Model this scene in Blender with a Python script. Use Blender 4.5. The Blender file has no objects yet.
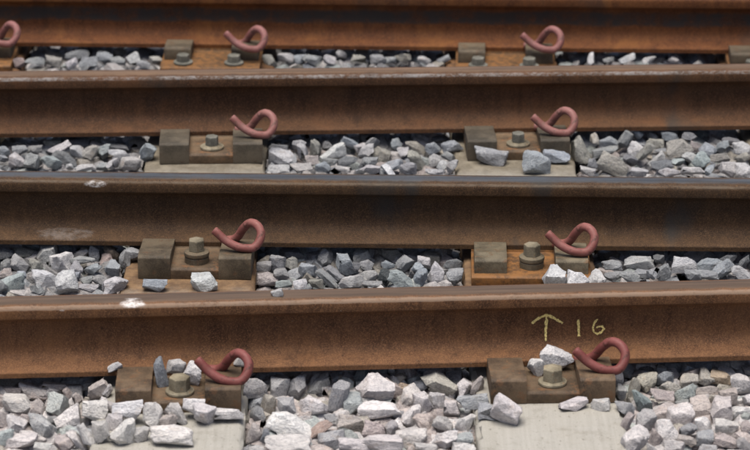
import bpy, bmesh, math, random
import numpy as np
from mathutils import Vector, Matrix

S = bpy.context.scene
COL = S.collection
R = math.radians

# ---------------------------------------------------------------- camera
F_PX, PITCH, CAM_H, CAM_D, U0 = 3150.2, 0.3621, 2.642, 6.1077, 360.0   # focal in pixels of a 750 px wide frame
cam = bpy.data.cameras.new('camera')
cam.sensor_width = 36.0
cam.lens = F_PX / 750 * 36
cam.shift_x = (375 - U0) / 750
cam.clip_start, cam.clip_end = 0.05, 2000
cam.dof.use_dof = True
cam.dof.focus_distance = 7.0
cam.dof.aperture_fstop = 5.4
co = bpy.data.objects.new('camera', cam)
co.location = (0, -CAM_D, CAM_H)
co.rotation_euler = (math.pi / 2 - PITCH, 0, 0)
COL.objects.link(co)
S.camera = co

# ---------------------------------------------------------------- sky, sun, exposure
SUN_EL, SUN_AZ = 79, 210          # azimuth clockwise from +Y: behind the camera, a little to the left
w = bpy.data.worlds.new('World')
S.world = w
w.use_nodes = True
wn = w.node_tree
sky = wn.nodes.new('ShaderNodeTexSky')
sky.sky_type = 'NISHITA'
sky.sun_disc = False
sky.sun_elevation = R(SUN_EL)
sky.sun_rotation = R(SUN_AZ)
sky.air_density = 0.7
sky.dust_density = 4.0
sky.ozone_density = 0.6
bg = wn.nodes['Background']
bg.inputs['Strength'].default_value = 0.05
wn.links.new(sky.outputs[0], bg.inputs['Color'])
sl = bpy.data.lights.new('sun', 'SUN')
sl.energy = 1.5
sl.angle = R(44)
sl.color = (1.0, 0.95, 0.88)
so = bpy.data.objects.new('sun', sl)
az, el = R(SUN_AZ), R(SUN_EL)
sd = Vector((math.sin(az) * math.cos(el), math.cos(az) * math.cos(el), math.sin(el)))
so.rotation_euler = sd.to_track_quat('Z', 'Y').to_euler()
so.location = (0, 0, 8)
COL.objects.link(so)
S.view_settings.view_transform = 'Standard'
S.view_settings.look = 'None'
S.view_settings.gamma = 1
S.view_settings.exposure = 1.60
S.view_settings.use_curve_mapping = False

# ---------------------------------------------------------------- helpers
CP, SP = math.cos(PITCH), math.sin(PITCH)


def at(u, v, z):
    """measured picture point at height z -> place on the track (x, y) and scale (px per metre)"""
    t = (v - 225) / F_PX
    hh = CAM_H - z
    d = hh * (CP - t * SP) / (SP + t * CP)
    zc = d * CP + hh * SP
    return (u - U0) * zc / F_PX, d - CAM_D, F_PX / zc


def obj(name, me, mat=None, parent=None, loc=None):
    o = bpy.data.objects.new(name, me)
    COL.objects.link(o)
    if mat is not None:
        if len(me.materials) == 0:
            me.materials.append(mat)
        elif me.materials[0] is not mat:
            o.material_slots[0].link = 'OBJECT'
            o.material_slots[0].material = mat
    if parent is not None:
        o.parent = parent
    if loc is not None:
        o.location = loc
    return o


def tag(o, label=None, cat=None, group=None, kind=None):
    if label: o['label'] = label
    if cat: o['category'] = cat
    if group: o['group'] = group
    if kind: o['kind'] = kind
    return o


def empty(name, loc=(0, 0, 0), rz=0):
    o = bpy.data.objects.new(name, None)
    o.empty_display_size = .05
    o.location = loc
    o.rotation_euler = (0, 0, rz)
    COL.objects.link(o)
    return o


def mesh_from(bm, name, smooth=None):
    me = bpy.data.meshes.new(name)
    bm.normal_update()
    bm.to_mesh(me)
    bm.free()
    if smooth is not None:
        me.polygons.foreach_set('use_smooth', [True] * len(me.polygons))
        me.set_sharp_from_angle(angle=R(smooth))
    return me


def prism_x(name, prof, x0, x1, bevel=0, nseg=1, smooth=None, rng=None, jit=0):
    """profile in (y, z), run along x"""
    bm = bmesh.new()
    rings = []
    for k in range(nseg + 1):
        x = x0 + (x1 - x0) * k / nseg
        ring = []
        for (y, z) in prof:
            j = (rng.uniform(-jit, jit), rng.uniform(-jit, jit)) if rng else (0, 0)
            ring.append(bm.verts.new((x, y + j[0], z + j[1])))
        rings.append(ring)
    n = len(prof)
    for a, b in zip(rings, rings[1:]):
        for i in range(n):
            bm.faces.new((a[i], a[(i + 1) % n], b[(i + 1) % n], b[i]))
    bm.faces.new(rings[0][::-1])
    bm.faces.new(rings[-1])
    bmesh.ops.recalc_face_normals(bm, faces=bm.faces)
    if bevel:
        es = [e for e in bm.edges if len(e.link_faces) == 2 and e.calc_face_angle(0) > R(20)]
        bmesh.ops.bevel(bm, geom=es, offset=bevel, segments=2, profile=.6, affect='EDGES', clamp_overlap=True)
    return mesh_from(bm, name, smooth)


def tube(name, pts, rad, sides=12, cap=True, sub=6):
    P = [Vector(p) for p in pts]
    path = []
    for i in range(len(P) - 1):                       # Catmull-Rom
        p0, p1, p2, p3 = P[max(i - 1, 0)], P[i], P[i + 1], P[min(i + 2, len(P) - 1)]
        for k in range(sub):
            t = k / sub
            path.append(.5 * (2 * p1 + (p2 - p0) * t + (2 * p0 - 5 * p1 + 4 * p2 - p3) * t * t + (3 * p1 - p0 - 3 * p2 + p3) * t ** 3))
    path.append(P[-1])
    tang = [(path[min(i + 1, len(path) - 1)] - path[max(i - 1, 0)]).normalized() for i in range(len(path))]
    nrm = tang[0].orthogonal().normalized()
    bm = bmesh.new()
    rings = []

    def ring(c, n, b, r):
        return [bm.verts.new(c + (n * math.cos(a) + b * math.sin(a)) * r) for a in (2 * math.pi * q / sides for q in range(sides))]
    for i, c in enumerate(path):
        t = tang[i]
        nrm = (nrm - t * nrm.dot(t)).normalized()
        b = t.cross(nrm)
        if i == 0:
            rings.append(ring(c - t * rad * .22, nrm, b, rad * .75))
        rings.append(ring(c, nrm, b, rad))
        if i == len(path) - 1:
            rings.append(ring(c + t * rad * .22, nrm, b, rad * .75))
    for a, b in zip(rings, rings[1:]):
        for q in range(sides):
            bm.faces.new((a[q], a[(q + 1) % sides], b[(q + 1) % sides], b[q]))
    bm.faces.new(rings[0][::-1])
    bm.faces.new(rings[-1])
    bmesh.ops.recalc_face_normals(bm, faces=bm.faces)
    return mesh_from(bm, name, 50)


class NT:
    """tiny node builder"""
    def __init__(s, name):
        s.m = bpy.data.materials.new(name)
        s.m.use_nodes = True
        s.t = s.m.node_tree
        s.b = s.t.nodes['Principled BSDF']
        s.tc = s.t.nodes.new('ShaderNodeTexCoord')

    def put(s, sock, v):
        if isinstance(v, bpy.types.NodeSocket):
            s.t.links.new(v, sock)
        elif v is not None:
            if hasattr(sock, 'default_value'):
                if isinstance(v, tuple) and len(v) == 3 and sock.type == 'RGBA':
                    v = (*v, 1)
                sock.default_value = v

    def map(s, scale=(1, 1, 1), loc=(0, 0, 0), src=None):
        n = s.t.nodes.new('ShaderNodeMapping')
        s.put(n.inputs['Vector'], src or s.tc.outputs['Object'])
        n.inputs['Scale'].default_value = scale
        n.inputs['Location'].default_value = loc
        return n.outputs[0]

    def noise(s, scale, vec=None, detail=5, rough=.6, dist=0):
        n = s.t.nodes.new('ShaderNodeTexNoise')
        s.put(n.inputs['Vector'], vec or s.tc.outputs['Object'])
        n.inputs['Scale'].default_value = scale
        n.inputs['Detail'].default_value = detail
        n.inputs['Roughness'].default_value = rough
        n.inputs['Distortion'].default_value = dist
        return n.outputs['Fac']

    def ramp(s, fac, a, b, lo=0., hi=1.):
        n = s.t.nodes.new('ShaderNodeMapRange')
        n.interpolation_type = 'SMOOTHSTEP'
        s.put(n.inputs['Value'], fac)
        n.inputs['From Min'].default_value = a
        n.inputs['From Max'].default_value = b
        n.inputs['To Min'].default_value = lo
        n.inputs['To Max'].default_value = hi
        return n.outputs[0]

    def mix(s, fac, a, b, mode='MIX'):
        n = s.t.nodes.new('ShaderNodeMix')
        n.data_type = 'RGBA'
        n.blend_type = mode
        s.put(n.inputs[0], fac)
        s.put(n.inputs[6], a)
        s.put(n.inputs[7], b)
        return n.outputs[2]

    def math(s, op, a, b=None, c=None):
        n = s.t.nodes.new('ShaderNodeMath')
        n.operation = op
        for i, v in enumerate((a, b, c)):
            if v is not None:
                s.put(n.inputs[i], v)
        return n.outputs[0]

    def xyz(s):
        n = s.t.nodes.new('ShaderNodeSeparateXYZ')
        s.t.links.new(s.tc.outputs['Object'], n.inputs[0])
        return n.outputs

    def bump(s, h, strength=.3, dist=.002):
        n = s.t.nodes.new('ShaderNodeBump')
        s.put(n.inputs['Height'], h)
        n.inputs['Strength'].default_value = strength
        n.inputs['Distance'].default_value = dist
        s.t.links.new(n.outputs[0], s.b.inputs['Normal'])

    def done(s, col, rough=.85, metal=0., spec=.35):
        s.put(s.b.inputs['Base Color'], col)
        s.put(s.b.inputs['Roughness'], rough)
        s.put(s.b.inputs['Metallic'], metal)
        s.put(s.b.inputs['Specular IOR Level'], spec)
        return s.m


def band(t, v, a, b, soft):
    return t.math('MULTIPLY', t.ramp(v, a - soft, a + soft), t.ramp(v, b - soft, b + soft, 1, 0))


def spot(t, X, Z, x, z, rx, rz):
    dx = t.math('DIVIDE', t.math('SUBTRACT', X, x), rx)
    dz = t.math('DIVIDE', t.math('SUBTRACT', Z, z), rz)
    return t.ramp(t.math('ADD', t.math('MULTIPLY', dx, dx), t.math('MULTIPLY', dz, dz)), .1, 1., 1, 0)


# ---------------------------------------------------------------- materials
def rail_material(name, dark, light, top, seed, top_metal=0., top_rough=.6, top_z=.1455, streak=None, grime=None, orange=None, spots=(), patches=.0):
    dark = (dark[0] * .78, dark[1] * .66, dark[2] * .54)
    light = (light[0] * .92, light[1] * .80, light[2] * .66)
    t = NT(name)
    X, Y, Z = t.xyz()
    off = (seed * 7.3, seed * 3.1, seed * 1.7)
    big = t.noise(2.2, t.map((1, 1, 2), off), 4, .55)
    mid = t.noise(26, t.map((1, 1, .8), off), 6, .65)
    fine = t.noise(420, t.map((1, 1, 1), off), 3, .7)
    run = t.noise(40, t.map((1, 1, .08), off), 4, .6)           # vertical water runs
    f = t.math('MULTIPLY_ADD', big, .45, t.math('MULTIPLY_ADD', mid, .35, t.math('MULTIPLY', run, .35)))
    col = t.mix(t.ramp(f, .40, .78), dark, light)
    col = t.mix(t.ramp(fine, .44, .66, 0, .7), col, tuple(c * 2.0 for c in light))
    med = t.noise(210, t.map((1, 1, 1), off), 4, .75)
    col = t.mix(t.ramp(med, .50, .70, 0, .55), col, tuple(c * .42 for c in dark))
    if orange:
        on = t.noise(7, t.map((1, 1, .45), (seed * 1.9, 4, seed)), 6, .72, .4)
        col = t.mix(t.ramp(on, .50, .66, 0, orange[1]), col, orange[0])
    dr = t.noise(16, t.map((1, 1, .10), (seed * 4.1, 2, seed)), 6, .7)     # dark dirty runs down the side
    col = t.mix(t.ramp(dr, .56, .72, 0, .45), col, tuple(c * .5 for c in dark))
    # pits and pale flecks
    fl = t.noise(160, t.map((1, 1, 1), (seed, 5, 2)), 2, .5)
    col = t.mix(t.ramp(fl, .76, .82, 0, .5), col, (.36, .31, .26))
    pit = t.noise(90, t.map((1, 1, 1), (seed + 9, 5, 2)), 3, .6)
    col = t.mix(t.ramp(pit, .66, .74, 0, .6), col, tuple(c * .35 for c in dark))
    if patches:
        pt = t.noise(3.3, t.map((1, .4, .5), (seed * 2.2, 1, 4)), 4, .6)
        col = t.mix(t.ramp(pt, .56, .66, 0, patches), col, (.028, .026, .023))
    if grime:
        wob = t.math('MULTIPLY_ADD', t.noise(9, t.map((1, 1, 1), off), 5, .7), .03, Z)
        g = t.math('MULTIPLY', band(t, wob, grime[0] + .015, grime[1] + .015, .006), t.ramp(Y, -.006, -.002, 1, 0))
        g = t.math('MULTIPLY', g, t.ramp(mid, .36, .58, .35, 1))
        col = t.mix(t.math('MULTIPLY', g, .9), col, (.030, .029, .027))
    zt = t.math('MULTIPLY_ADD', mid, .003, Z)
    mt = t.ramp(zt, top_z, top_z + .0022)
    tn = t.noise(14, t.map((.25, 6, 1), off), 5, .6)
    tcol = t.mix(t.ramp(tn, .3, .7), tuple(c * .7 for c in top), tuple(min(1, c * 1.25) for c in top))
    col = t.mix(mt, col, tcol)
    rough = t.math('MULTIPLY_ADD', mt, top_rough - .78, .78)
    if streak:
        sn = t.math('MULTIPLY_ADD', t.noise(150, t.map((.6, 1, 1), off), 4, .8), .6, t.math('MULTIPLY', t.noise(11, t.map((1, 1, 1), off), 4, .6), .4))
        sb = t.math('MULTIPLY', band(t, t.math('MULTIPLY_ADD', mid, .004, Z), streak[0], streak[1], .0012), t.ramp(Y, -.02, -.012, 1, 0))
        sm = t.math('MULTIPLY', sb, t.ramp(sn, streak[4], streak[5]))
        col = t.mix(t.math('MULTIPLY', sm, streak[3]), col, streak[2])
    for (x, z, rx, rz, a) in spots:
        sn = t.noise(85, t.map((.6, 1, 1.1), (x, 2, 3)), 6, .85)
        sm = t.math('MULTIPLY', spot(t, X, Z, x, z, rx, rz), t.ramp(Y, -.006, -.002, 1, 0))
        sm = t.ramp(t.math('MULTIPLY', sm, t.math('MULTIPLY_ADD', sn, 2.2, -.62)), .14, .75, 0, a)
        col = t.mix(sm, col, (.74, .72, .70))
    h = t.math('MULTIPLY_ADD', fine, .4, t.math('MULTIPLY', mid, .8))
    t.bump(h, .35, .0015)
    return t.done(col, rough, t.math('MULTIPLY', mt, top_metal), .3)


def iron_material(name, a, b, rust, amount, seed):
    t = NT(name)
    off = (seed * 3.7, seed, 2)
    oi = t.t.nodes.new('ShaderNodeObjectInfo')
    n1 = t.noise(18, t.map((1, 1, 1), off), 5, .6)
    n2 = t.noise(55, t.map((1, 1, 1), off), 5, .7)
    n3 = t.noise(300, t.map(), 3, .7)
    col = t.mix(t.ramp(n1, .32, .66), tuple(c * .8 for c in a), tuple(c * 1.15 for c in b))
    dk = t.noise(9, t.map((1, 1, .5), (seed, 8, 1)), 5, .7)
    col = t.mix(t.ramp(dk, .52, .66, 0, .7), col, tuple(c * .45 for c in a))
    col = t.mix(t.ramp(n2, .62 - amount * .25, .72 - amount * .15), col, rust)
    col = t.mix(t.ramp(n3, .4, .8, 0, .4), col, tuple(c * 1.8 for c in b))
    pit = t.noise(120, t.map((1, 1, 1), (4, seed, 1)), 3, .6)
    col = t.mix(t.ramp(pit, .64, .74, 0, .6), col, tuple(c * .3 for c in a))
    br = t.math('MULTIPLY_ADD', oi.outputs['Random'], .35, .82)
    hs = t.t.nodes.new('ShaderNodeHueSaturation')
    t.put(hs.inputs['Color'], col)
    t.put(hs.inputs['Value'], br)
    t.bump(t.math('ADD', n3, n2), .4, .0014)
    return t.done(hs.outputs[0], .7, 0, .35)


def clip_material():
    t = NT('faded_pink_paint')
    oi = t.t.nodes.new('ShaderNodeObjectInfo')
    n1 = t.noise(22, None, 5, .65)
    n2 = t.noise(130, None, 4, .7)
    col = t.mix(t.ramp(n1, .3, .72), (0.1258, 0.04216, 0.03536), (0.204, 0.0884, 0.0782))
    col = t.mix(t.ramp(n2, .58, .75, 0, .55), col, (0.34, 0.204, 0.1836))
    n4 = t.noise(75, t.map((1, 1, 1), (3, 1, 2)), 4, .6)
    col = t.mix(t.ramp(n4, .56, .66, 0, .8), col, (0.0578, 0.0306, 0.02244))
    n5 = t.noise(30, t.map((1, 1, 1), (7, 1, 2)), 5, .7)
    col = t.mix(t.ramp(n5, .52, .72, 0, .65), col, (0.102, 0.0646, 0.0476))
    t.t.links.new(oi.outputs['Color'], (m := t.t.nodes.new('ShaderNodeMix')).inputs[7])
    m.data_type = 'RGBA'
    m.blend_type = 'MULTIPLY'
    m.inputs[0].default_value = 1
    t.t.links.new(oi.outputs['Color'], m.inputs[7])
    t.t.links.new(col, m.inputs[6])
    t.bump(t.math('ADD', n2, n1), .25, .001)
    return t.done(m.outputs[2], .62, 0, .35)


def stone_material(name, attr):
    t = NT(name)
    if attr:
        a = t.t.nodes.new('ShaderNodeAttribute')
        a.attribute_name = 'tone'
        base = a.outputs['Color']
        vec = t.map((1, 1, 1))
        k = 1.0
    else:
        oi = t.t.nodes.new('ShaderNodeObjectInfo')
        base = oi.outputs['Color']
        # local coordinates are unit-sized: bring them to about 5 cm and shift each stone
        va = t.t.nodes.new('ShaderNodeVectorMath')
        va.operation = 'MULTIPLY_ADD'
        t.t.links.new(t.tc.outputs['Object'], va.inputs[0])
        va.inputs[1].default_value = (.05, .05, .05)
        t.t.links.new(oi.outputs['Random'], va.inputs[2])
        vec = va.outputs[0]
    n1 = t.noise(38, vec, 4, .6)
    n2 = t.noise(210, vec, 4, .7)
    n3 = t.noise(520, vec, 2, .6)
    n4 = t.noise(70, vec, 5, .7, .6)
    col = t.mix(t.ramp(n1, .3, .7), t.mix(1, base, (.80, .80, .81), 'MULTIPLY'), t.mix(1, base, (1.15, 1.14, 1.13), 'MULTIPLY'))
    col = t.mix(t.ramp(n2, .49, .58, 0, .62), col, t.mix(1, base, (.52, .53, .56), 'MULTIPLY'))
    col = t.mix(t.ramp(n3, .56, .68, 0, .55), col, t.mix(.5, base, (.78, .76, .74)))
    col = t.mix(t.ramp(n4, .60, .70, 0, .45), col, t.mix(1, base, (.95, .82, .72), 'MULTIPLY'))
    n6 = t.noise(24, vec, 5, .7)
    col = t.mix(t.ramp(n6, .56, .74, 0, .5), col, t.mix(1, base, (.80, .64, .50), 'MULTIPLY'))
    t.bump(t.math('MULTIPLY_ADD', n4, 1.2, t.math('MULTIPLY_ADD', n2, .9, t.math('MULTIPLY', n3, .35))), .9, .006)
    return t.done(col, .92, 0, .22)


def sleeper_material():
    t = NT('weathered_sleeper')
    X, Y, Z = t.xyz()
    g = t.noise(30, t.map((3.2, .12, 1)), 6, .65)
    b = t.noise(5, t.map((1, .6, 1)), 4, .6)
    f = t.noise(300, t.map((1, .5, 1)), 4, .7)
    col = t.mix(t.ramp(g, .3, .72), (.275, .264, .234), (.318, .306, .275))
    col = t.mix(t.ramp(b, .45, .75, 0, .45), col, (0.258, 0.2365, 0.1892))
    col = t.mix(t.ramp(f, .5, .75, 0, .4), col, (.400, .388, .355))
    pit = t.noise(110, t.map((1, .6, 1), (1, 2, 3)), 4, .65)
    col = t.mix(t.ramp(pit, .60, .70, 0, .7), col, (0.1118, 0.0989, 0.0774))
    sp = t.noise(14, t.map((1, 1, 1), (5, 2, 3)), 6, .75)
    col = t.mix(t.ramp(sp, .50, .68, 0, .5), col, (0.1892, 0.1763, 0.1462))
    # rust that has washed out from the plates (world y of the second, third and last plates)
    wob = t.noise(9, t.map((1, 1, 1), (3, 3, 3)), 5, .7)
    for yy, ry, ca, cb, amt in ((.70, .38, (.085, .045, .020), (.19, .110, .050), .92), (1.5, .38, (.10, .082, .056), (.185, .160, .118), .9), (2.21, .34, (.08, .036, .013), (.17, .078, .026), .92), (0.0, .20, (.10, .065, .035), (.2, .14, .08), .15)):
        d = t.math('ABSOLUTE', t.math('SUBTRACT', Y, yy))
        m = t.ramp(t.math('MULTIPLY_ADD', wob, -.18, t.math('ADD', d, .09)), ry * .55, ry, amt, 0)
        col = t.mix(m, col, t.mix(t.ramp(t.noise(24, None, 5, .7), .35, .7), ca, cb))
    t.bump(t.math('MULTIPLY_ADD', g, 1, f), .35, .003)
    return t.done(col, .93, 0, .2)


def chalk_material():
    t = NT('yellow_chalk')
    n = t.noise(330, None, 4, .8)
    t.done((.86, .70, .27), .95, 0, .1)
    t.put(t.b.inputs['Alpha'], t.ramp(n, .36, .52, .15, 1))
    return t.m


def ground_material():
    t = NT('gravel_ground')
    v = t.t.nodes.new('ShaderNodeTexVoronoi')
    v.inputs['Scale'].default_value = 18
    t.t.links.new(t.tc.outputs['Object'], v.inputs['Vector'])
    n = t.noise(.6, None, 6, .65)
    col = t.mix(t.ramp(n, .3, .7), (.085, .08, .075), (.15, .145, .135))
    col = t.mix(t.ramp(v.outputs['Distance'], .2, .7, 0, .7), col, (.05, .05, .05))
    t.bump(v.outputs['Distance'], .8, .03)
    return t.done(col, .95)


M = {
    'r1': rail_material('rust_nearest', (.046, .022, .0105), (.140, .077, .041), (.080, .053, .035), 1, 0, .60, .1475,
                        streak=(.1395, .1475, (.25, .18, .13), .7, .25, .5), orange=((.165, .075, .028), .4),  # streak: rubbed head corner, with its edge highlight painted in as tan
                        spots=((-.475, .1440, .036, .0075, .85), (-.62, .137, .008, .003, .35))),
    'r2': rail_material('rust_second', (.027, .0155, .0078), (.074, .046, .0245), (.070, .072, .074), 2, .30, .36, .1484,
                        streak=(.1425, .1470, (.135, .105, .075), .6, .3, .6), orange=((.088, .046, .018), .4),  # streak: thin corner wear plus a painted edge highlight
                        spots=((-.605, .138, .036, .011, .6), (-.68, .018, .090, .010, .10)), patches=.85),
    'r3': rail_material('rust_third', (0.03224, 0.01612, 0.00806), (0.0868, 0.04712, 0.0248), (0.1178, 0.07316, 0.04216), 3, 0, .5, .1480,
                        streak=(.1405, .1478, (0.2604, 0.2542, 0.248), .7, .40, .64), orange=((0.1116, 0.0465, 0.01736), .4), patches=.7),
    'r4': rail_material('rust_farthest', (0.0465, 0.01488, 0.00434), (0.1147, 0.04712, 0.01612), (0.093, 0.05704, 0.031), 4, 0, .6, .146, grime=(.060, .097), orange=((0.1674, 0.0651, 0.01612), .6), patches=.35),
    'plate': iron_material('brown_iron', (0.0561, 0.0363, 0.02112), (0.099, 0.066, 0.03828), (0.132, 0.0627, 0.0264), .45, 1),
    'plate_orange': iron_material('bright_rust_iron', (.075, .037, .014), (.14, .068, .024), (.21, .092, .025), .85, 12),
    'plate_rust': iron_material('orange_rust_iron', (0.0651, 0.0341, 0.01364), (0.1147, 0.05704, 0.02108), (0.1674, 0.0744, 0.02108), .75, 2),
    'shoulder_brown': iron_material('brown_shoulder_iron', (0.0495, 0.03168, 0.01848), (0.0924, 0.06204, 0.03696), (0.1122, 0.05808, 0.02772), .35, 8),
    'shoulder_light': iron_material('pale_olive_iron', (0.0651, 0.05208, 0.03224), (0.1178, 0.09796, 0.0651), (0.1054, 0.0589, 0.0279), .3, 9),
    'shoulder': iron_material('olive_iron', (0.051, 0.0384, 0.024), (0.09, 0.0696, 0.045), (0.084, 0.048, 0.0252), .3, 3),
    'shoulder_dark': iron_material('dark_olive_iron', (0.0406, 0.03364, 0.0232), (0.0725, 0.05916, 0.04176), (0.058, 0.0377, 0.0232), .2, 5),
    'bolt': iron_material('pale_bolt_iron', (.105, .088, .058), (.19, .165, .115), (.15, .085, .038), .25, 4),
    'bolt_grey': iron_material('grey_bolt_iron', (0.098, 0.0945, 0.077), (0.175, 0.1715, 0.147), (0.126, 0.084, 0.049), .1, 6),
    'clip': clip_material(),
    'stone': stone_material('granite_stone', False),
    'ballast': stone_material('granite_ballast', True),
    'sleeper': sleeper_material(),
    'chalk': chalk_material(),
    'ground': ground_material(),
}

# ---------------------------------------------------------------- setting: ground and sleepers
bm = bmesh.new()
bmesh.ops.create_grid(bm, x_segments=8, y_segments=8, size=600)
g = obj('ground', mesh_from(bm, 'ground'), M['ground'], None, (0, 0, -.11))
tag(g, 'grey gravel ground under and beyond the tracks', None, None, 'structure')

SLEEPERS = [(-3.35, 0), (-2.57, 0), (-1.81, 0), (-1.075, 1), (-.388, 2), (.388, 3), (1.137, 4), (1.90, 0), (2.66, 0), (3.42, 0)]
SL_W = .303
SL_LABEL = {1: 'sleeper at the left picture edge under the farthest rail', 2: 'pale sleeper on the left, partly covered by loose white stones',
            3: 'pale bare sleeper on the right, below the chalk arrow', 4: 'sleeper at the right picture edge under the farthest rail'}


def sleeper_mesh(seed):
    rng = random.Random(seed)
    hw, y0, y1, h = SL_W / 2, -1.5, 3.5, .105
    bm = bmesh.new()
    n = 160
    prof = [(-hw, -h), (-hw, -.009), (-hw + .004, -.003), (-hw + .011, 0), (-.07, 0), (0, 0), (.07, 0), (hw - .011, 0), (hw - .004, -.003), (hw, -.009), (hw, -h)]
    rings = []
    ph = [rng.uniform(0, 6) for _ in range(4)]
    for k in range(n + 1):
        y = y0 + (y1 - y0) * k / n
        ring = []
        for i, (x, z) in enumerate(prof):
            e = .0022 * math.sin(y * 3 + ph[0]) + rng.gauss(0, .0012)
            nick = -rng.random() ** 8 * .010 if i in (2, 3, 7, 8) else 0
            s = 1 if x > 0 else -1
            ring.append(bm.verts.new((x + (e + nick) * s if abs(x) > .1 else x, y, z + (rng.gauss(0, .0006) if z > -.05 else 0) + nick * .5)))
        rings.append(ring)
    for a, b in zip(rings, rings[1:]):
        for i in range(len(prof) - 1):
            bm.faces.new((a[i], b[i], b[i + 1], a[i + 1]))
    bmesh.ops.recalc_face_normals(bm, faces=bm.faces)
    for f in bm.faces[:]:
        pass
    return mesh_from(bm, 'sleeper', 40)


for i, (sx, k) in enumerate(SLEEPERS):
    o = obj('sleeper', sleeper_mesh(i + 3), M['sleeper'], None, (sx, 0, 0))
    lab = SL_LABEL.get(k) or '%s sleeper beyond the %s picture edge' % ({-1.81: 'second', -2.57: 'third', -3.35: 'fourth', 1.9: 'second', 2.66: 'third', 3.42: 'fourth'}[sx], 'left' if sx < 0 else 'right')
    tag(o, lab, 'sleeper', 'sleepers across the tracks')

# ---------------------------------------------------------------- rails
half = [(.065, 0), (.065, .0098), (.0638, .0116), (.0305, .0190), (.0185, .0255), (.0108, .036), (.0085, .048), (.0080, .066), (.0084, .082),
        (.0096, .0940), (.0116, .1020), (.0148, .1078), (.0192, .1114), (.0322, .1164), (.0336, .1180), (.0341, .1200), (.0343, .1350), (.0336, .1395), (.0312, .1435), (.0270, .1463), (.0150, .1483), (0, .149)]
prof = [(y, z) for y, z in half] + [(-y, z) for y, z in half[-2::-1]]
RAIL_Z = .030
RAILS = [  # y at x = 0, slope dy/dx, material, label
    (0.0, .062, 'r1', 'nearest rusty brown rail with a yellow chalk arrow and 16 on its side'),
    (.7046, -.028, 'r2', 'second rail from the front, dark brown with a polished steel top'),
    (1.505, .033, 'r3', 'third rail from the front with a pale scuffed line along its head'),
    (2.2096, -.035, 'r4', 'farthest orange rusty rail with a black grime band along its side')]
rail_obj = []
for (y0, s, mt, lab) in RAILS:
    o = obj('rail', prism_x('rail', prof, -4.6, 4.6, nseg=46, smooth=28), M[mt], None, (0, y0, RAIL_Z))
    o.rotation_euler.z = math.atan(s)
    rail_obj.append(tag(o, lab, 'rail', 'rails'))


def rail_y(i, x):
    return RAILS[i][0] + RAILS[i][1] * x


# chalk marks on the web of the nearest rail
def web_point(u, v):
    y = -.0092
    for _ in range(6):        # meet the upright plane of the web
        lo, hi = .0, .3
        for _ in range(40):
            z = (lo + hi) / 2
            x_, y_, _s = at(u, v, z)
            if y_ < y: hi, lo = hi, lo
            if y_ > y: lo = z
            else: hi = z
        y = rail_y(0, x_) - .0092
    return x_, z


def chalk(name, strokes, wid, label):
    rng = random.Random(hash(name) % 1000)
    bm = bmesh.new()
    ang = math.atan(RAILS[0][1])
    inv = rail_obj[0].matrix_basis.inverted()
    for st in strokes:
        pts = []
        for (u, v) in st:
            x, z = web_point(u, v)
            p = inv @ Vector((x, rail_y(0, x) - .009, z))
            pts.append(Vector((p.x, p.z)))
        fine = []
        for a, b in zip(pts, pts[1:]):
            n = max(2, int((b - a).length / .003))
            fine += [a.lerp(b, k / n) for k in range(n)]
        fine.append(pts[-1])
        prev = None
        for i, p in enumerate(fine):
            d = (fine[min(i + 1, len(fine) - 1)] - fine[max(i - 1, 0)]).normalized()
            nn = Vector((-d.y, d.x)) * wid / 2 * rng.uniform(.55, 1.35)
            q = p + Vector((rng.gauss(0, .0003), rng.gauss(0, .0003)))
            vs = []
            for sgn in (1, -1):
                c = q + nn * sgn
                zz = c.y
                # follow the web profile
                yy = .0108
                for (ya, za), (yb, zb) in zip(half, half[1:]):
                    if za <= zz <= zb and zb > za and za > .02:
                        yy = ya + (yb - ya) * (zz - za) / (zb - za)
                        break
                vs.append(bm.verts.new((c.x, -yy - .0007, zz)))
            if prev:
                bm.faces.new((prev[0], prev[1], vs[1], vs[0]))
            prev = vs
    o = obj(name, mesh_from(bm, name), M['chalk'], rail_obj[0])
    o['label'] = label
    return o


chalk('chalk_arrow', [[(545.4, 340), (546, 327), (546.7, 314.6)], [(531.6, 323.5), (539, 318), (546.7, 314.4), (555, 318.5), (562.7, 323.3)]], .0055, 'yellow chalk arrow pointing up')
chalk('chalk_digit', [[(578.2, 319.5), (578.6, 328), (579, 336)]], .0060, 'yellow chalk digit 1')
chalk('chalk_digit', [[(597.5, 319), (594.5, 322.5), (592.9, 327), (593.8, 332), (597.5, 333.8), (601.5, 332), (604, 328.8), (602.5, 326.4), (598.5, 326.6), (596.5, 328)]], .0046, 'yellow chalk digit 6')

# ---------------------------------------------------------------- base plates
plate_prof = [(-.195, 0), (-.195, .021), (-.190, .026), (-.0665, .026), (-.0655, .0297), (.0655, .0297), (.0665, .026), (.190, .026), (.195, .021), (.195, 0)]
plate_me = prism_x('plate', plate_prof, -.128, .128, bevel=.002, smooth=35)
wide_prof = [(-.215, 0), (-.215, .018), (-.210, .022), (-.0665, .023), (-.0655, .0297), (.0655, .0297), (.0665, .023), (.200, .022), (.205, .018), (.205, 0)]
plate2_me = prism_x('plate', wide_prof, -.135, .135, bevel=.002, smooth=35)


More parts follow.
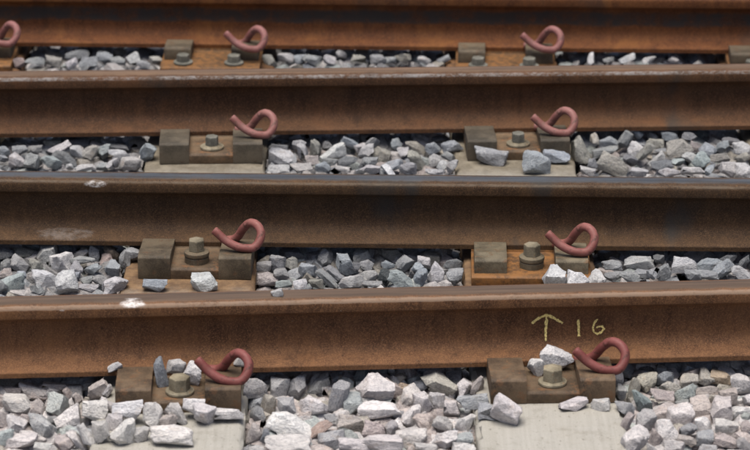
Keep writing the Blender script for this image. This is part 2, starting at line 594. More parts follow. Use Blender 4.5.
def shoulder_mesh(sgn, short=False, seed=0):
    rng = random.Random(seed)
    f = -.1972 if not short else -.152
    b = -.070
    if not short:
        pr = [(f, .001), (f + .003, .0490), (f + .008, .0540), (f + .052, .0545), (f + .060, .0505), (b, .0470), (b + .008, .0468), (b + .012, .0440), (b + .001, .0425), (b + .001, .0240)]
    else:
        pr = [(f, .0215), (f + .003, .052), (f + .008, .057), (b - .012, .056), (b + .012, .052), (b + .012, .0455), (b + .001, .0435), (b + .001, .0220)]
    if sgn > 0:
        pr = [(-y, z) for y, z in pr]
    return prism_x('shoulder', pr, -.0370, .0370, bevel=.0045, nseg=1, smooth=30)


SH = {(s, k): shoulder_mesh(s, k) for s in (-1, 1) for k in (False, True)}


def hex_mesh(name, r, h, turn=0., dome=.0):
    bm = bmesh.new()
    lo, mi, hi = [], [], []
    for q in range(6):
        a = turn + q * math.pi / 3
        c, s = math.cos(a), math.sin(a)
        lo.append(bm.verts.new((r * c, r * s, 0)))
        mi.append(bm.verts.new((r * .98 * c, r * .98 * s, h * .93)))
        hi.append(bm.verts.new((r * .91 * c, r * .91 * s, h)))
    for A, B in ((lo, mi), (mi, hi)):
        for q in range(6):
            bm.faces.new((A[q], A[(q + 1) % 6], B[(q + 1) % 6], B[q]))
    bm.faces.new(hi)
    bm.faces.new(lo[::-1])
    bmesh.ops.recalc_face_normals(bm, faces=bm.faces)
    bmesh.ops.bevel(bm, geom=bm.edges[:], offset=.0006, segments=1, affect='EDGES')
    return mesh_from(bm, name)


def lathe(name, pr, sides=28):
    bm = bmesh.new()
    rings = []
    for (r, z) in pr:
        rings.append([bm.verts.new((r * math.cos(2 * math.pi * q / sides), r * math.sin(2 * math.pi * q / sides), z)) for q in range(sides)])
    for a, b in zip(rings, rings[1:]):
        for q in range(sides):
            bm.faces.new((a[q], a[(q + 1) % sides], b[(q + 1) % sides], b[q]))
    bm.faces.new(rings[0][::-1])
    bm.faces.new(rings[-1])
    bmesh.ops.recalc_face_normals(bm, faces=bm.faces)
    return mesh_from(bm, name, 35)


HEX = [hex_mesh('bolt', r, h, a) for r, h, a in ((.0225, .027, .15), (.0225, .027, .42), (.0195, .026, .62), (.0195, .026, .9), (.0172, .023, .3), (.0172, .023, .55))]
HEX_SMALL = hex_mesh('bolt', .0185, .018, .3)
WASHER = lathe('washer', [(.0285, 0), (.0300, .002), (.0295, .0055), (.022, .0085)])
COLLAR = lathe('collar', [(.0275, 0), (.0275, .012), (.0262, .0135), (.0262, .0150), (.0285, .0165), (.0290, .0215), (.0285, .0245), (.021, .0275)])
WASHER_S = lathe('washer', [(.025, 0), (.0265, .002), (.026, .005), (.019, .0065)])

PLATES = {  # (rail, sleeper): (u centre, extra)
    (0, 2): 177.5, (0, 3): 550., (1, 2): 197.5, (1, 3): 532.5, (2, 2): 209., (2, 3): 516., (3, 2): 212.5, (3, 3): 507.5}
RN = ('nearest rail', 'second rail', 'third rail', 'farthest rail')
PL_LABEL = {
    (0, 2): 'brown baseplate of the nearest rail on the left, three stones around its bolt',
    (0, 3): 'brown baseplate of the nearest rail on the right, two white stones behind its bolt',
    (1, 2): 'dark brown baseplate of the second rail on the left sleeper',
    (1, 3): 'orange rusty baseplate of the second rail on the right sleeper',
    (2, 2): 'dark olive baseplate of the third rail on the left sleeper',
    (2, 3): 'dark olive baseplate of the third rail on the right, grey stone block against it',
    (3, 2): 'orange baseplate of the farthest rail on the left, two grey bolts',
    (3, 3): 'orange baseplate of the farthest rail on the right, two grey bolts',
    (3, 1): 'baseplate of the farthest rail at the left picture edge',
    (3, 4): 'baseplate of the farthest rail at the right picture edge'}
CL_LABEL = {
    (0, 2): 'dark pink looped rail clip, nearest rail, left sleeper, small stone inside its loop',
    (0, 3): 'dark pink looped rail clip right of the chalk 16',
    (1, 2): 'pink looped rail clip on the second rail, left sleeper',
    (1, 3): 'pink looped rail clip on the second rail, right sleeper beside orange plate',
    (2, 2): 'pale pink looped rail clip on the third rail, left sleeper',
    (2, 3): 'pale pink looped rail clip on the third rail, right sleeper',
    (3, 2): 'blurred pink looped rail clip on the farthest rail, left sleeper',
    (3, 3): 'blurred pink looped rail clip on the farthest rail, right sleeper',
    (3, 1): 'pink rail clip cut off by the upper left picture edge',
    (3, 4): 'pink rail clip of the farthest rail outside the right picture edge'}

clip_pts = [(.044, -.149, .103), (.069, -.158, .0815), (.092, -.163, .0690), (.1146, -.165, .0640), (.137, -.162, .0645), (.152, -.152, .0765), (.156, -.138, .093),
            (.143, -.122, .1045), (.125, -.108, .1025), (.107, -.095, .084), (.0947, -.085, .0625), (.083, -.077, .0515), (.070, -.072, .0478), (.055, -.069, .0470)]
clip_pts = [(x if x < .105 else .105 + (x - .105) * .86, y, z) for x, y, z in clip_pts]
clip_me = tube('rail_clip', clip_pts, .0098)
rng = random.Random(5)
sx_of = {k: x for x, k in SLEEPERS if k}
plate_x = {}
for ri in range(4):
    for k in (1, 2, 3, 4):
        u = PLATES.get((ri, k))
        if u is not None:
            # the plate centre is measured at the bolt, 0.15 m before the rail
            v_guess = {0: 385, 1: 262, 2: 148, 3: 62}[ri]
            x = at(u, v_guess, .03)[0]
        else:
            x = sx_of[k]
        plate_x[(ri, k)] = x
        yaw = math.atan(RAILS[ri][1]) * (1 if ri else .45)
        root = empty('baseplate', (x, rail_y(ri, x), 0), yaw)
        seen = (ri, k) in PL_LABEL
        lab = PL_LABEL.get((ri, k)) or 'baseplate of the %s just outside the %s picture edge' % (RN[ri], 'left' if k == 1 else 'right')
        tag(root, lab, 'baseplate', 'baseplates under the rails')
        last = ri == 3
        shm = M[('shoulder_brown', 'shoulder_light' if k == 3 else 'shoulder', 'shoulder_dark', 'shoulder')[ri]]
        pm = M['plate_orange' if ri == 1 else 'plate_rust'] if (ri, k) in ((1, 3), (3, 2), (3, 3), (3, 1), (3, 4)) else M['plate']
        obj('plate', plate2_me if last or (ri, k) == (1, 3) else plate_me, pm, root)
        for xs in (-.0915, .0915):
            for s in (-1, 1):
                obj('shoulder', SH[(s, last)], shm, root, (xs, 0, 0))
        if last:
            for xs in (-.082, .082):
                b = obj('bolt', HEX_SMALL, M['bolt_grey'], root, (xs + (.008 if xs < 0 else -.018), -.179, .0235 + .0065))
                obj('washer', WASHER_S, M['bolt_grey'], b, (0, 0, -.0070))
        else:
            tall = ri == 1
            zb = .026 if not (ri, k) == (1, 3) else .0226
            b = obj('bolt', HEX[ri * 2 + k % 2], M['bolt'] if ri < 2 else M['bolt_grey'], root, (.002, -.150, zb + (.0278 if tall else .0088)))
            if tall:
                obj('collar', COLLAR, M['shoulder_light' if k == 3 else 'shoulder'], b, (0, 0, -.0277))
            else:
                obj('washer', WASHER, M['bolt'], b, (0, 0, -.0087))
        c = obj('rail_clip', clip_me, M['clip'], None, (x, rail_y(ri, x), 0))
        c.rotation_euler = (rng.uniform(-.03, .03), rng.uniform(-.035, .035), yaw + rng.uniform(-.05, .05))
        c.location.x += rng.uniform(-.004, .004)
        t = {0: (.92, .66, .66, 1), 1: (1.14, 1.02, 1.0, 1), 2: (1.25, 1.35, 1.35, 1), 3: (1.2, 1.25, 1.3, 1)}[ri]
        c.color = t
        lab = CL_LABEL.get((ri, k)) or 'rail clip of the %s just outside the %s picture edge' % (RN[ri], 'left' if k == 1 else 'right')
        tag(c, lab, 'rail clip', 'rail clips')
#STONES
STONE_TEXT = """
F 12 391 22 9 0 p|31 391 28 16 -25 w|17 404 31 17 -5 w|38 408 16 18 0 p|57 387 32 9 -5 p|56 404 22 24 0 t|68 393 10 14 0 p|71 419 30 22 40 W|77 398 10 12 0 p|86 386 16 9 0 g|98 390 24 16 30 p|107 391 13 11 30 W|95 410 26 24 0 w|104 401 7 8 0 W|111 406 12 11 0 w|86 436 27 12 -55 w|101 432 20 20 0 w|77 441 26 10 -55 W|43 428 26 26 0 g|64 443 20 13 0 p|17 426 24 18 -30 w|4 419 14 14 0 p|5 437 22 15 30 t|20 442 40 16 15 w|38 440 18 12 0 w|43 447 18 10 0 W|72 433 9 7 0 g|27 420 13 12 0 p|54 420 12 10 0 g
F 114 421 18 16 0 w|254 386 25 20 0 g|279 387 21 24 0 g|297 388 18 26 0 g|317 386 28 17 10 g|269 404 20 14 70 y|287 408 21 17 0 g|313 406 30 21 0 w|338 400 38 18 78 g|258 415 21 16 70 g|291 425 48 25 0 W|320 430 27 11 42 P|254 434 22 16 80 p|265 437 16 8 80 B|288 445 46 14 0 w|353 403 20 18 0 t|350 422 28 18 0 p|331 439 30 20 30 g|348 437 22 15 0 t|354 446 34 16 0 w|256 449 16 8 0 w|330 419 12 10 0 g
F 375 392 38 26 0 w|390 387 26 14 -30 p|397 379 18 10 0 y|405 388 12 8 60 o|420 386 15 13 0 B|437 386 34 20 -25 y|464 388 17 18 0 W|478 384 20 12 80 p|410 397 24 18 30 w|423 404 18 20 0 w|436 403 18 22 0 w|381 411 42 19 8 W|452 410 17 20 0 w|410 417 22 20 0 W|426 422 26 18 -45 p|444 423 24 12 -35 w|464 424 23 15 65 W|374 428 24 18 0 p|391 428 14 14 0 g|411 438 34 20 0 w|445 440 26 18 0 w|463 440 20 14 0 t|381 443 44 16 0 w|464 448 24 10 0 W|426 448 24 10 0 w|398 415 12 10 0 g|437 415 12 10 0 p
F 473 401 32 13 5 b|485 410 17 17 0 b
F 626 371 16 14 0 g|617 381 18 12 80 d|647 381 20 20 0 y|634 388 22 13 75 y|642 401 28 15 -65 T|646 370 18 10 0 d|661 370 10 12 0 g|665 378 18 14 0 B|670 387 22 12 0 y|689 381 18 18 0 y|662 396 25 13 -8 p|684 395 26 15 45 t|705 378 16 16 0 y|721 379 24 16 0 o|706 391 28 12 0 p|728 395 18 14 0 p|742 386 22 24 0 w|620 393 12 14 0 g|625 408 18 14 0 g|627 422 20 11 75 p|664 413 28 18 0 p|680 415 26 21 0 w|701 409 22 21 0 p|721 409 22 22 0 w|739 413 26 15 25 W|748 400 10 10 0 w|645 421 22 20 0 g|666 431 20 22 0 W|688 430 18 12 0 g|703 425 18 18 0 W|725 427 24 18 0 w|635 440 28 26 0 w|655 440 24 13 80 p|687 441 20 11 0 p|705 438 18 14 0 b|728 442 28 14 0 p|674 446 24 12 0 w|746 426 12 12 0 p|745 418 14 10 0 t|744 444 16 12 0 g|708 448 18 8 0 w|682 404 14 9 0 g|713 399 10 9 0 y
2 24 253 24 10 -8 y|6 253 18 10 0 d|47 254 20 20 0 g|60 263 24 22 0 W|19 265 20 14 -40 g|36 265 14 12 0 y|6 265 12 12 0 g|67 250 10 10 0 B|80 254 21 9 8 w|83 260 26 8 12 g|95 253 17 13 80 g|111 252 17 12 0 o|107 260 14 12 0 P|125 260 19 12 70 g|134 255 16 14 0 g|76 269 14 12 0 g|92 269 18 9 0 b|112 270 18 15 0 b|46 279 30 18 5 W|67 284 24 22 0 W|74 277 13 12 0 b|87 281 12 12 0 g|100 281 16 11 0 g|115 285 26 16 0 w|14 283 26 18 30 t|22 276 14 8 0 b|2 286 10 12 0 g|38 289 14 8 0 g|89 288 20 9 0 w|5 274 14 9 0 p
2 264 266 16 10 0 w|277 264 18 18 0 g|267 279 22 14 0 p|281 275 16 12 0 g|291 263 15 14 0 y|284 284 17 8 0 t|301 284 12 9 0 W|307 271 18 16 0 b|316 284 15 10 0 y|325 259 22 16 60 g|327 279 26 9 -45 g|335 274 22 9 -45 g|344 264 23 16 -60 b|362 257 18 16 0 w|354 267 12 10 0 d|351 282 26 12 10 w|293 254 26 8 0 d|369 276 22 12 15 w|366 265 14 10 -30 g
2 393 255 22 12 0 y|388 265 14 9 0 b|385 276 14 13 70 k|405 264 18 14 40 g|400 278 26 15 0 t|372 284 20 7 0 g|417 268 12 8 80 b|430 258 20 13 0 y|424 263 14 14 0 W|421 277 16 14 30 b|437 274 20 17 70 W|453 264 19 13 0 d|455 276 17 17 0 g|446 256 14 8 0 d
2 612 266 20 10 0 g|613 276 18 10 0 g|630 277 22 9 -30 g|640 261 30 13 0 w|641 274 18 8 0 g|664 272 17 15 50 g|684 264 26 16 0 W|708 264 26 12 35 b|724 270 22 15 40 b|693 275 18 9 0 g|706 275 24 10 0 g|741 272 20 12 0 w|728 259 18 9 0 d|744 262 14 8 0 d|659 260 12 10 0 d|653 274 10 10 0 g
3 18 161 18 15 0 w|32 161 18 15 0 g|4 152 14 9 0 b|4 159 12 7 0 b|20 150 16 8 0 g|35 150 15 8 0 g|52 144 16 7 0 y|60 149 24 10 25 w|51 162 22 11 -20 t|65 158 26 11 -10 d|80 144 20 8 0 d|77 152 14 12 0 w|90 153 15 13 0 y|86 167 20 7 0 w|103 152 14 15 0 t|118 153 20 7 0 W|121 158 18 7 0 d|130 164 22 13 0 w|147 153 19 15 60 b|112 165 12 9 0 w|101 167 12 7 0 g|70 167 12 6 0 w|120 148 20 7 0 d
3 281 158 26 15 0 w|279 170 22 8 0 w|302 152 17 12 80 w|315 149 17 13 70 y|333 153 28 13 12 W|301 168 22 10 0 w|312 161 14 11 0 p|323 167 16 11 0 b|330 162 16 8 0 g|347 161 22 9 15 d|342 169 22 5 0 w|350 143 20 11 -30 b|361 149 14 11 0 w|300 145 12 8 0 g|327 145 10 8 0 g|278 148 20 8 0 d|293 162 11 7 80 g
3 364 138 10 8 0 y|373 143 13 11 40 g|366 152 16 14 0 w|381 154 19 13 -20 y|396 146 14 12 70 b|403 153 12 12 0 W|416 147 24 9 -35 y|417 160 26 11 -35 y|392 166 24 10 20 b|408 168 18 12 0 g|433 148 16 12 0 b|452 147 21 10 15 b|435 160 14 12 0 w|448 156 14 8 0 g|444 166 10 8 0 w|451 167 14 10 70 w|370 170 20 8 0 w|434 172 18 6 0 w|389 171 18 6 0 W|441 140 20 7 0 d|370 162 16 8 0 g
3 579 153 30 18 -65 y|588 171 16 9 0 w|608 142 22 11 0 b|605 152 26 9 15 g|613 163 34 18 -20 y|625 140 18 12 60 g|636 151 16 15 0 W|639 135 12 8 0 b|645 153 22 10 55 y|639 172 18 9 0 w|629 160 12 10 0 d|593 164 14 10 80 g|595 140 14 8 0 y|652 136 12 9 0 d|655 143 18 9 0 y|678 148 26 16 10 y|670 137 18 10 0 B|696 146 14 10 0 p|658 160 20 11 60 w|662 166 22 9 0 d|690 158 16 10 0 w|708 151 15 14 40 b|701 161 18 15 60 t|670 172 22 8 0 w|693 171 24 8 0 W|722 147 14 12 0 b|720 158 20 10 0 y|742 150 18 14 0 w|728 169 16 16 0 w|742 158 16 9 0 y|743 171 16 14 0 W|710 169 12 7 0 b|732 142 20 8 0 d|690 138 14 8 0 d|677 162 12 7 0 t
4 19 63 10 10 0 P|35 61 22 8 0 g|54 61 16 11 0 y|72 63 12 7 0 w|88 62 20 9 10 g|105 57 18 10 0 b|118 61 16 9 0 g|133 59 11 10 70 W|157 61 12 8 0 y|144 64 12 6 0 g|77 54 24 7 0 d
4 269 60 14 8 0 y|286 58 16 9 0 w|312 59 20 9 0 g|329 60 12 9 0 w|342 55 14 8 30 w|359 59 16 9 0 y|379 60 18 8 0 g|403 58 16 9 0 y|390 60 10 7 0 g|424 60 12 6 0 w|444 60 12 6 0 g|301 59 10 8 0 b
4 591 59 18 6 0 W|627 59 16 6 0 W|649 60 16 5 0 w|673 60 10 5 0 w|608 60 12 4 0 g
"""
# ---------------------------------------------------------------- ballast stones
def rock_unit(seed, fine):
    """a crushed-rock shape: a block split by random planes, edges chipped, scaled to fill a unit box"""
    rng = random.Random(seed)
    bm = bmesh.new()
    bmesh.ops.create_cube(bm, size=2)
    for v in bm.verts:
        v.co += Vector((rng.uniform(-.2, .2), rng.uniform(-.2, .2), rng.uniform(-.2, .2)))
    for _ in range(rng.randint(8, 12)):
        n = Vector((rng.gauss(0, 1), rng.gauss(0, 1), rng.gauss(0, 1))).normalized()
        r = bmesh.ops.bisect_plane(bm, geom=bm.verts[:] + bm.edges[:] + bm.faces[:], plane_co=n * rng.uniform(.62, 1.0), plane_no=n, clear_outer=True)
        es = [e for e in r['geom_cut'] if isinstance(e, bmesh.types.BMEdge)]
        if es:
            bmesh.ops.contextual_create(bm, geom=es)
    bmesh.ops.remove_doubles(bm, verts=bm.verts, dist=.05)
    bmesh.ops.convex_hull(bm, input=bm.verts)
    loose = [v for v in bm.verts if not v.link_faces]
    bmesh.ops.delete(bm, geom=loose, context='VERTS')
    bmesh.ops.dissolve_limit(bm, angle_limit=R(6), verts=bm.verts, edges=bm.edges)
    bmesh.ops.recalc_face_normals(bm, faces=bm.faces)
    if fine:
        bmesh.ops.bevel(bm, geom=bm.edges[:], offset=.105, segments=2, profile=.5, affect='EDGES', clamp_overlap=True)
        bmesh.ops.triangulate(bm, faces=bm.faces)
        bmesh.ops.subdivide_edges(bm, edges=[e for e in bm.edges if e.calc_length() > .22], cuts=3)
        bmesh.ops.triangulate(bm, faces=bm.faces)
    else:
        bmesh.ops.bevel(bm, geom=bm.edges[:], offset=.07, segments=1, affect='EDGES', clamp_overlap=True)
        bmesh.ops.triangulate(bm, faces=bm.faces)
    bm.verts.index_update()
    V = np.array([v.co[:] for v in bm.verts])
    Fc = np.array([[v.index for v in f.verts] for f in bm.faces])
    bm.free()
    if fine:
        ph = np.array([[rng.gauss(0, 1) for _ in range(3)] for _ in range(9)])
        am = 0
        for k, q in enumerate(ph):
            am = am + np.sin(V @ (q * (2.2 + k * .8)) + q[0] * 5) / (1 + k * .35)
        V *= (1 + .036 * am)[:, None]
        for k in range(6):                                   # chipped, grainy surface
            q = np.array([rng.gauss(0, 1) for _ in range(3)]) * rng.uniform(9, 20)
            V *= (1 + .009 * np.sin(V @ q + k))[:, None]
    V -= (V.max(0) + V.min(0)) / 2
    V /= (V.max(0) - V.min(0))
    return V, Fc


N_ROCK = 30
ROCK_ME = []
for k in range(N_ROCK):
    V, Fc = rock_unit(100 + k, True)
    me = bpy.data.meshes.new('ballast_stone')
    me.from_pydata(V.tolist(), [], Fc.tolist())
    me.polygons.foreach_set('use_smooth', [True] * len(me.polygons))
    me.set_sharp_from_angle(angle=R(50))
    me.materials.append(M['stone'])
    ROCK_ME.append(me)

TONE = {  # base colours of the crushed granite
    'W': (.64, .62, .61), 'w': (.55, .525, .515), 'p': (.45, .40, .38), 'P': (.46, .36, .325), 'g': (.37, .365, .365), 'b': (.385, .405, .43),
    'B': (.23, .245, .27), 't': (.40, .435, .425), 'T': (.28, .34, .345), 'd': (.22, .22, .228), 'y': (.40, .375, .33), 'o': (.37, .29, .22), 'k': (.075, .085, .085)}
TNAME = {'W': 'white', 'w': 'pale', 'p': 'pinkish grey', 'P': 'pink', 'g': 'grey', 'b': 'bluish', 'B': 'slate blue', 't': 'greenish', 'T': 'teal', 'd': 'dark grey', 'y': 'beige', 'o': 'brownish', 'k': 'black'}
WHERE = {'F': 'before nearest rail', '2': 'behind nearest rail', '3': 'behind second rail', '4': 'behind third rail'}
ORD = ['first', 'second', 'third', 'fourth', 'fifth', 'sixth', 'seventh', 'eighth', 'ninth', 'tenth', 'eleventh', 'twelfth', 'thirteenth', 'fourteenth', 'fifteenth', 'sixteenth', 'seventeenth', 'eighteenth']
LEVEL = {'F': -.011, '2': -.001, '3': .001, '4': .014}
srng = random.Random(77)
STONES = []
for line in STONE_TEXT.strip().splitlines():
    zone, rest = line[0], line[2:]
    for q in rest.split('|'):
        u, v, a, b, ang, tone = q.split()
        STONES.append([zone, float(u), float(v), float(a), float(b), float(ang), tone])


def tone_of(t, zone):
    c = TONE[t]
    if zone in '234':
        c = (c[0] * .80, c[1] * .835, c[2] * .86)      # the ballast farther back is a cleaner blue grey
    k = srng.uniform(.90, 1.08)
    return (c[0] * k * srng.uniform(.97, 1.03), c[1] * k, c[2] * k * srng.uniform(.97, 1.03), 1)


def stone(u, v, a, b, ang, col, z, depth=1.15, tilt=.25, grow=1.0):
    x, y, s = at(u, v, z)
    o = bpy.data.objects.new('ballast_stone', ROCK_ME[srng.randrange(N_ROCK)])
    COL.objects.link(o)
    lx, lz = a / s * grow, b / s * grow
    ly = min(max(lz * depth, lx * .55), lx * 1.15 + .004)
    o.scale = (lx, ly, lz)
    m = Matrix.Rotation(-R(ang), 4, 'Y') @ Matrix.Rotation(srng.uniform(-tilt, tilt), 4, 'X') @ Matrix.Rotation(srng.choice((0, math.pi)) + srng.uniform(-.2, .2), 4, 'Z')
    o.rotation_euler = m.to_euler()
    o.location = (x, y, z)
    o.color = col
    return o


def bay_of(u, zone):
    l, r = {'F': (180, 550), '2': (195, 530), '3': (207, 515), '4': (212, 507)}[zone]
    return 'left' if u < l else 'centre' if u < r else 'right'


order = sorted(range(len(STONES)), key=lambda i: -STONES[i][3] * STONES[i][4])
single = set(order[:275])
small_bits = []
bays = {}
for i, s in enumerate(STONES):
    if i in single:
        bays.setdefault((s[0], bay_of(s[1], s[0])), []).append(i)
LAB = {}
for (zone, bay), ids in bays.items():
    ids.sort(key=lambda i: STONES[i][2])
    nrow = max(1, min(4, round(len(ids) / 7)))
    names = {1: ['only'], 2: ['back', 'front'], 3: ['back', 'middle', 'front'], 4: ['back', 'second', 'third', 'front']}[nrow]
    per = math.ceil(len(ids) / nrow)
    for r in range(nrow):
        row = sorted(ids[r * per:(r + 1) * per], key=lambda i: STONES[i][1])
        for q, i in enumerate(row):
            a, b, t = STONES[i][3], STONES[i][4], STONES[i][6]
            shape = 'elongated' if a / b > 1.75 else 'angular' if a / b > 1.3 else 'chunky'
            rw = ' in %s row' % names[r] if nrow > 1 else ''
            LAB[i] = '%s %s stone, %s from left%s, %s bay %s' % (TNAME[t], shape, ORD[q], rw, bay, WHERE[zone])
for i, (zone, u, v, a, b, ang, t) in enumerate(STONES):
    z = LEVEL[zone] + srng.uniform(-.006, .006)
    if zone in '23' and bay_of(u, zone) == 'right':
        z += .010                     # heaped higher here
    x, y, s = at(u, v, z)
    over = min(abs(x - q) for q, _ in SLEEPERS) - SL_W / 2        # stones that have rolled onto a sleeper lie on top of it
    if over < 0:
        z = .44 * b / s
    elif over < .35 * a / s:
        z = .008
    col = tone_of(t, zone)
    if i in single:
        o = stone(u, v, a, b, ang, col, z, grow=1.04)
        tag(o, LAB[i], 'stone', 'ballast stones between the sleepers')
    else:
        x, y, s = at(u, v, z)
        small_bits.append((x, y, z, a / s * 1.1, b / s * 1.2, b / s * 1.1, col))

# stones lying on sleepers, plates and the rail: (u, v, w, h, angle, tone, base height, label, depth)
LOOSE = [
    (128, 410, 30, 18, 8, 'W', .010, 'white wedge-shaped stone at the left end of the pile on the left sleeper', 1.1),
    (122.5, 433, 25, 22, 0, 'W', .0, 'square white stone at the bottom left corner of the left sleeper', 1.0),
    (142, 434, 14, 14, 0, 'w', .0, 'small pinkish cube-like stone beside the square white stone', 1.0),
    (153, 415, 22, 24, -15, 'W', .0, 'upright white stone in the pile on the left sleeper', 1.0),
    (167, 421, 20, 11, 15, 'p', .002, 'small brownish pink stone in the middle of the sleeper pile', 1.2),
    (177, 414, 24, 16, -30, 'w', .002, 'white sloping stone in front of the left bolt', 1.1),
    (171, 436, 40, 19, 3, 'W', .0, 'largest white stone lying on the left sleeper', 1.1),
    (194, 406, 21, 16, 0, 'W', .012, 'white stone behind the rounded one before the right shoulder', 1.0),
    (204, 415, 23, 20, -15, 'W', .0, 'rounded white stone at the right end of the sleeper pile', 1.0),
    (229, 415, 29, 13, 0, 'W', .0, 'long flat white stone at the right edge of the left sleeper', 1.3),
    (161, 374, 30, 13, -68, 'B', .022, 'slate blue slab leaning left of the nearest left bolt', .8),
    (176, 367, 18, 13, 0, 'w', .042, 'small pale stone behind the nearest left bolt', 1.0),
    (191.5, 374.5, 23, 18, 70, 'W', .024, 'white stone leaning right of the nearest left bolt', .9),
    (115, 366.5, 14, 7, 20, 'W', .043, 'tiny white stone perched on the nearest rail foot', 1.2),
    (239.5, 361, 13, 11, 15, 'W', .045, 'small white stone inside the loop of the nearest left clip', 1.0),
    (506, 411, 29, 25, -25, 'W', .0, 'white wedge stone on the left edge of the bare right sleeper', 1.0),
    (573.5, 404, 27, 10, -3, 'w', .0, 'flat white stone on the bare sleeper before the right baseplate', 1.3),
    (600, 404, 18, 11, 10, 'w', .0, 'small white stone at the right corner of the bare sleeper', 1.2),
    (536, 366, 19, 14, 75, 'W', .026, 'small white stone left of the bolt below the chalk arrow', 1.0),
    (557, 357.5, 28, 25, 20, 'W', .028, 'large white stone behind the bolt below the chalk arrow', .8),
    (155, 285, 23, 12, 0, 'b', .0, 'bluish stone on the sleeper before the second rail, left', 1.1),
    (204, 283, 25, 16, 0, 'W', .0, 'pinkish white triangular stone before the second rail, left bolt', 1.0),
    (277, 292.3, 11, 6, 12, 'W', RAIL_Z + .1488, 'tiny white chip lying on top of the nearest rail', 1.4),
    (554, 281, 24, 23, 5, 'W', .0, 'leftmost of three white stones before the orange baseplate', 1.0),
    (576, 282, 22, 23, -10, 'W', .0, 'middle one of three white stones before the orange baseplate', 1.0),
    (597, 282, 18, 19, 0, 'W', -.004, 'rightmost of three white stones before the orange baseplate', 1.0),
    (491.6, 156, 31, 17, 2, 'g', .0, 'rectangular grey stone block against the third rail left shoulder', 1.0),
    (537, 164, 27, 19, -15, 'b', .0, 'pale triangular stone on the sleeper before the third rail, right', 1.0),
    (556, 158, 25, 12, -5, 'b', .0, 'pale ragged stone before the right shoulder of third rail', 1.0)]
for (u, v, a, b, ang, t, base, lab, dep) in LOOSE:
    s = at(u, v, base)[2]
    ca, sa = abs(math.cos(R(ang))), abs(math.sin(R(ang)))
    hz = math.hypot(b * ca, a * sa) / s
    o = stone(u, v, a, b, ang, tone_of(t, 'F' if v > 300 else '2'), base + hz * .46, dep, .1, 1.12)
    tag(o, lab, 'stone', 'loose stones on sleepers and plates')

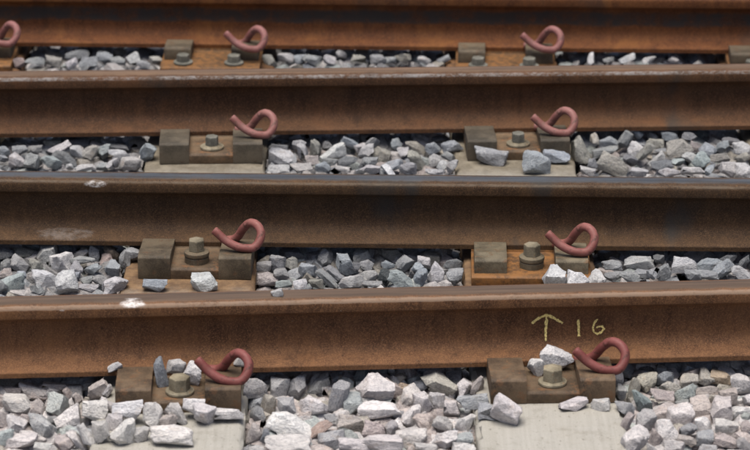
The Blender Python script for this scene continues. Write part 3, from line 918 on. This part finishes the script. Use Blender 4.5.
# the rest of the ballast: one joined bed of crushed stone
def bed():
    rg = np.random.default_rng(11)
    prng = random.Random(3)
    lo = [rock_unit(500 + k, False) for k in range(10)]
    xs_all = [x for x, _ in SLEEPERS]
    Vs, Fs, Cs = [], [], []
    base = 0
    tones = [TONE[k] for k in 'wwpgggbbtydW']
    pale = [TONE[k] for k in 'wwWwppppgwty']

    def add(x, y, z, sx, sy, sz, col):
        nonlocal base
        V, Fc = lo[prng.randrange(len(lo))]
        a, b, c = rg.uniform(0, 6.28), rg.uniform(-.5, .5), rg.uniform(-.5, .5)
        m = np.array((Matrix.Rotation(b, 3, 'X') @ Matrix.Rotation(c, 3, 'Y') @ Matrix.Rotation(a, 3, 'Z'))[:])
        P = (V * (sx, sy, sz)) @ m.T + (x, y, z)
        Vs.append(P)
        Fs.append(Fc + base)
        base += len(V)
        Cs.append(np.tile(np.array((*col[:3], 1.0)), (len(V), 1)))

    def layer(x0, x1, y0, y1, step, zf, size):
        for x in np.arange(x0, x1, step):
            for y in np.arange(y0, y1, step):
                px, py = x + rg.uniform(-.4, .4) * step, y + rg.uniform(-.4, .4) * step
                z = zf(px, py)
                if z is None: continue
                sz = size * rg.uniform(.75, 1.25)
                d = min(abs(px - q) for q in xs_all)
                if d < SL_W / 2 + sz * .42: continue
                k = rg.uniform(.88, 1.08)
                col = np.array((pale if py < .1 else tones)[prng.randrange(12)]) * k * (1 if py < .1 else .72)  # behind the nearest rail, shade of gaps between stones is put into bed colour
                add(px, py, z + rg.uniform(-.006, .006), sz * rg.uniform(1, 1.35), sz, sz * rg.uniform(.65, .95), col)

    def inside(x, y):
        return -1.32 < x < 1.32 and -.50 < y < 2.36
    layer(-1.36, 1.36, -.52, 2.40, .040, lambda x, y: -.044 if inside(x, y) else None, .048)
    layer(-1.36, 1.36, -.52, .05, .038, lambda x, y: -.038 if inside(x, y) else None, .040)
    layer(-1.36, 1.36, .12, 1.75, .037, lambda x, y: -.031 if inside(x, y) else None, .038)
    layer(-1.36, 1.36, 1.72, 2.14, .037, lambda x, y: -.019 if inside(x, y) else None, .040)
    layer(-3.6, 3.6, -1.3, 3.3, .056, lambda x, y: None if inside(x, y) else -.045, .062)
    layer(-3.6, 3.6, -1.3, 3.3, .060, lambda x, y: None if inside(x, y) else -.018, .056)
    # along the sleeper flanks and under the rails the bed reaches a little higher
    for q in [x for x, k in SLEEPERS if k]:
        for sgn in (-1, 1):
            for y in np.arange(-.48, 2.36, .034):
                sz = rg.uniform(.026, .040)
                x = q + sgn * (SL_W / 2 + sz * .55 + abs(rg.normal(0, .006)))
                if not inside(x, y): continue
                col = np.array(tones[prng.randrange(len(tones))])
                add(x, y + rg.uniform(-.01, .01), -.034 + rg.uniform(-.008, .008), sz, sz * 1.1, sz * .8, col)
    for ri in range(4):       # the ballast is heaped under the rails
        for x in np.arange(-1.32, 1.32, .036):
            for dy in np.arange(-.030, .20, .036):
                px = x + rg.uniform(-.012, .012)
                sz = rg.uniform(.036, .050)
                if min(abs(px - q) for q in xs_all) < SL_W / 2 + sz * .5: continue
                col = np.array(tones[prng.randrange(len(tones))]) * .95
                add(px, rail_y(ri, px) + dy + rg.uniform(-.012, .012), -.020 + rg.uniform(-.008, .006), sz * 1.2, sz, sz * .8, col)
    for sb in small_bits:
        add(*sb)
    V = np.concatenate(Vs).astype(np.float32)
    Fc = np.concatenate(Fs).astype(np.int32)
    Cc = np.concatenate(Cs).astype(np.float32)
    me = bpy.data.meshes.new('ballast')
    me.vertices.add(len(V))
    me.vertices.foreach_set('co', V.ravel())
    me.loops.add(len(Fc) * 3)
    me.loops.foreach_set('vertex_index', Fc.ravel())
    me.polygons.add(len(Fc))
    me.polygons.foreach_set('loop_start', np.arange(0, len(Fc) * 3, 3, dtype=np.int32))
    me.update(calc_edges=True)
    at_ = me.attributes.new('tone', 'FLOAT_COLOR', 'POINT')
    at_.data.foreach_set('color', Cc.ravel())
    me.polygons.foreach_set('use_smooth', [True] * len(me.polygons))
    me.set_sharp_from_angle(angle=R(30))
    me.materials.append(M['ballast'])
    print('bed tris', len(Fc), 'stones', len(Vs))
    return me


o = obj('ballast', bed())
tag(o, 'bed of small crushed granite ballast between and under the sleepers', 'ballast', None, 'stuff')
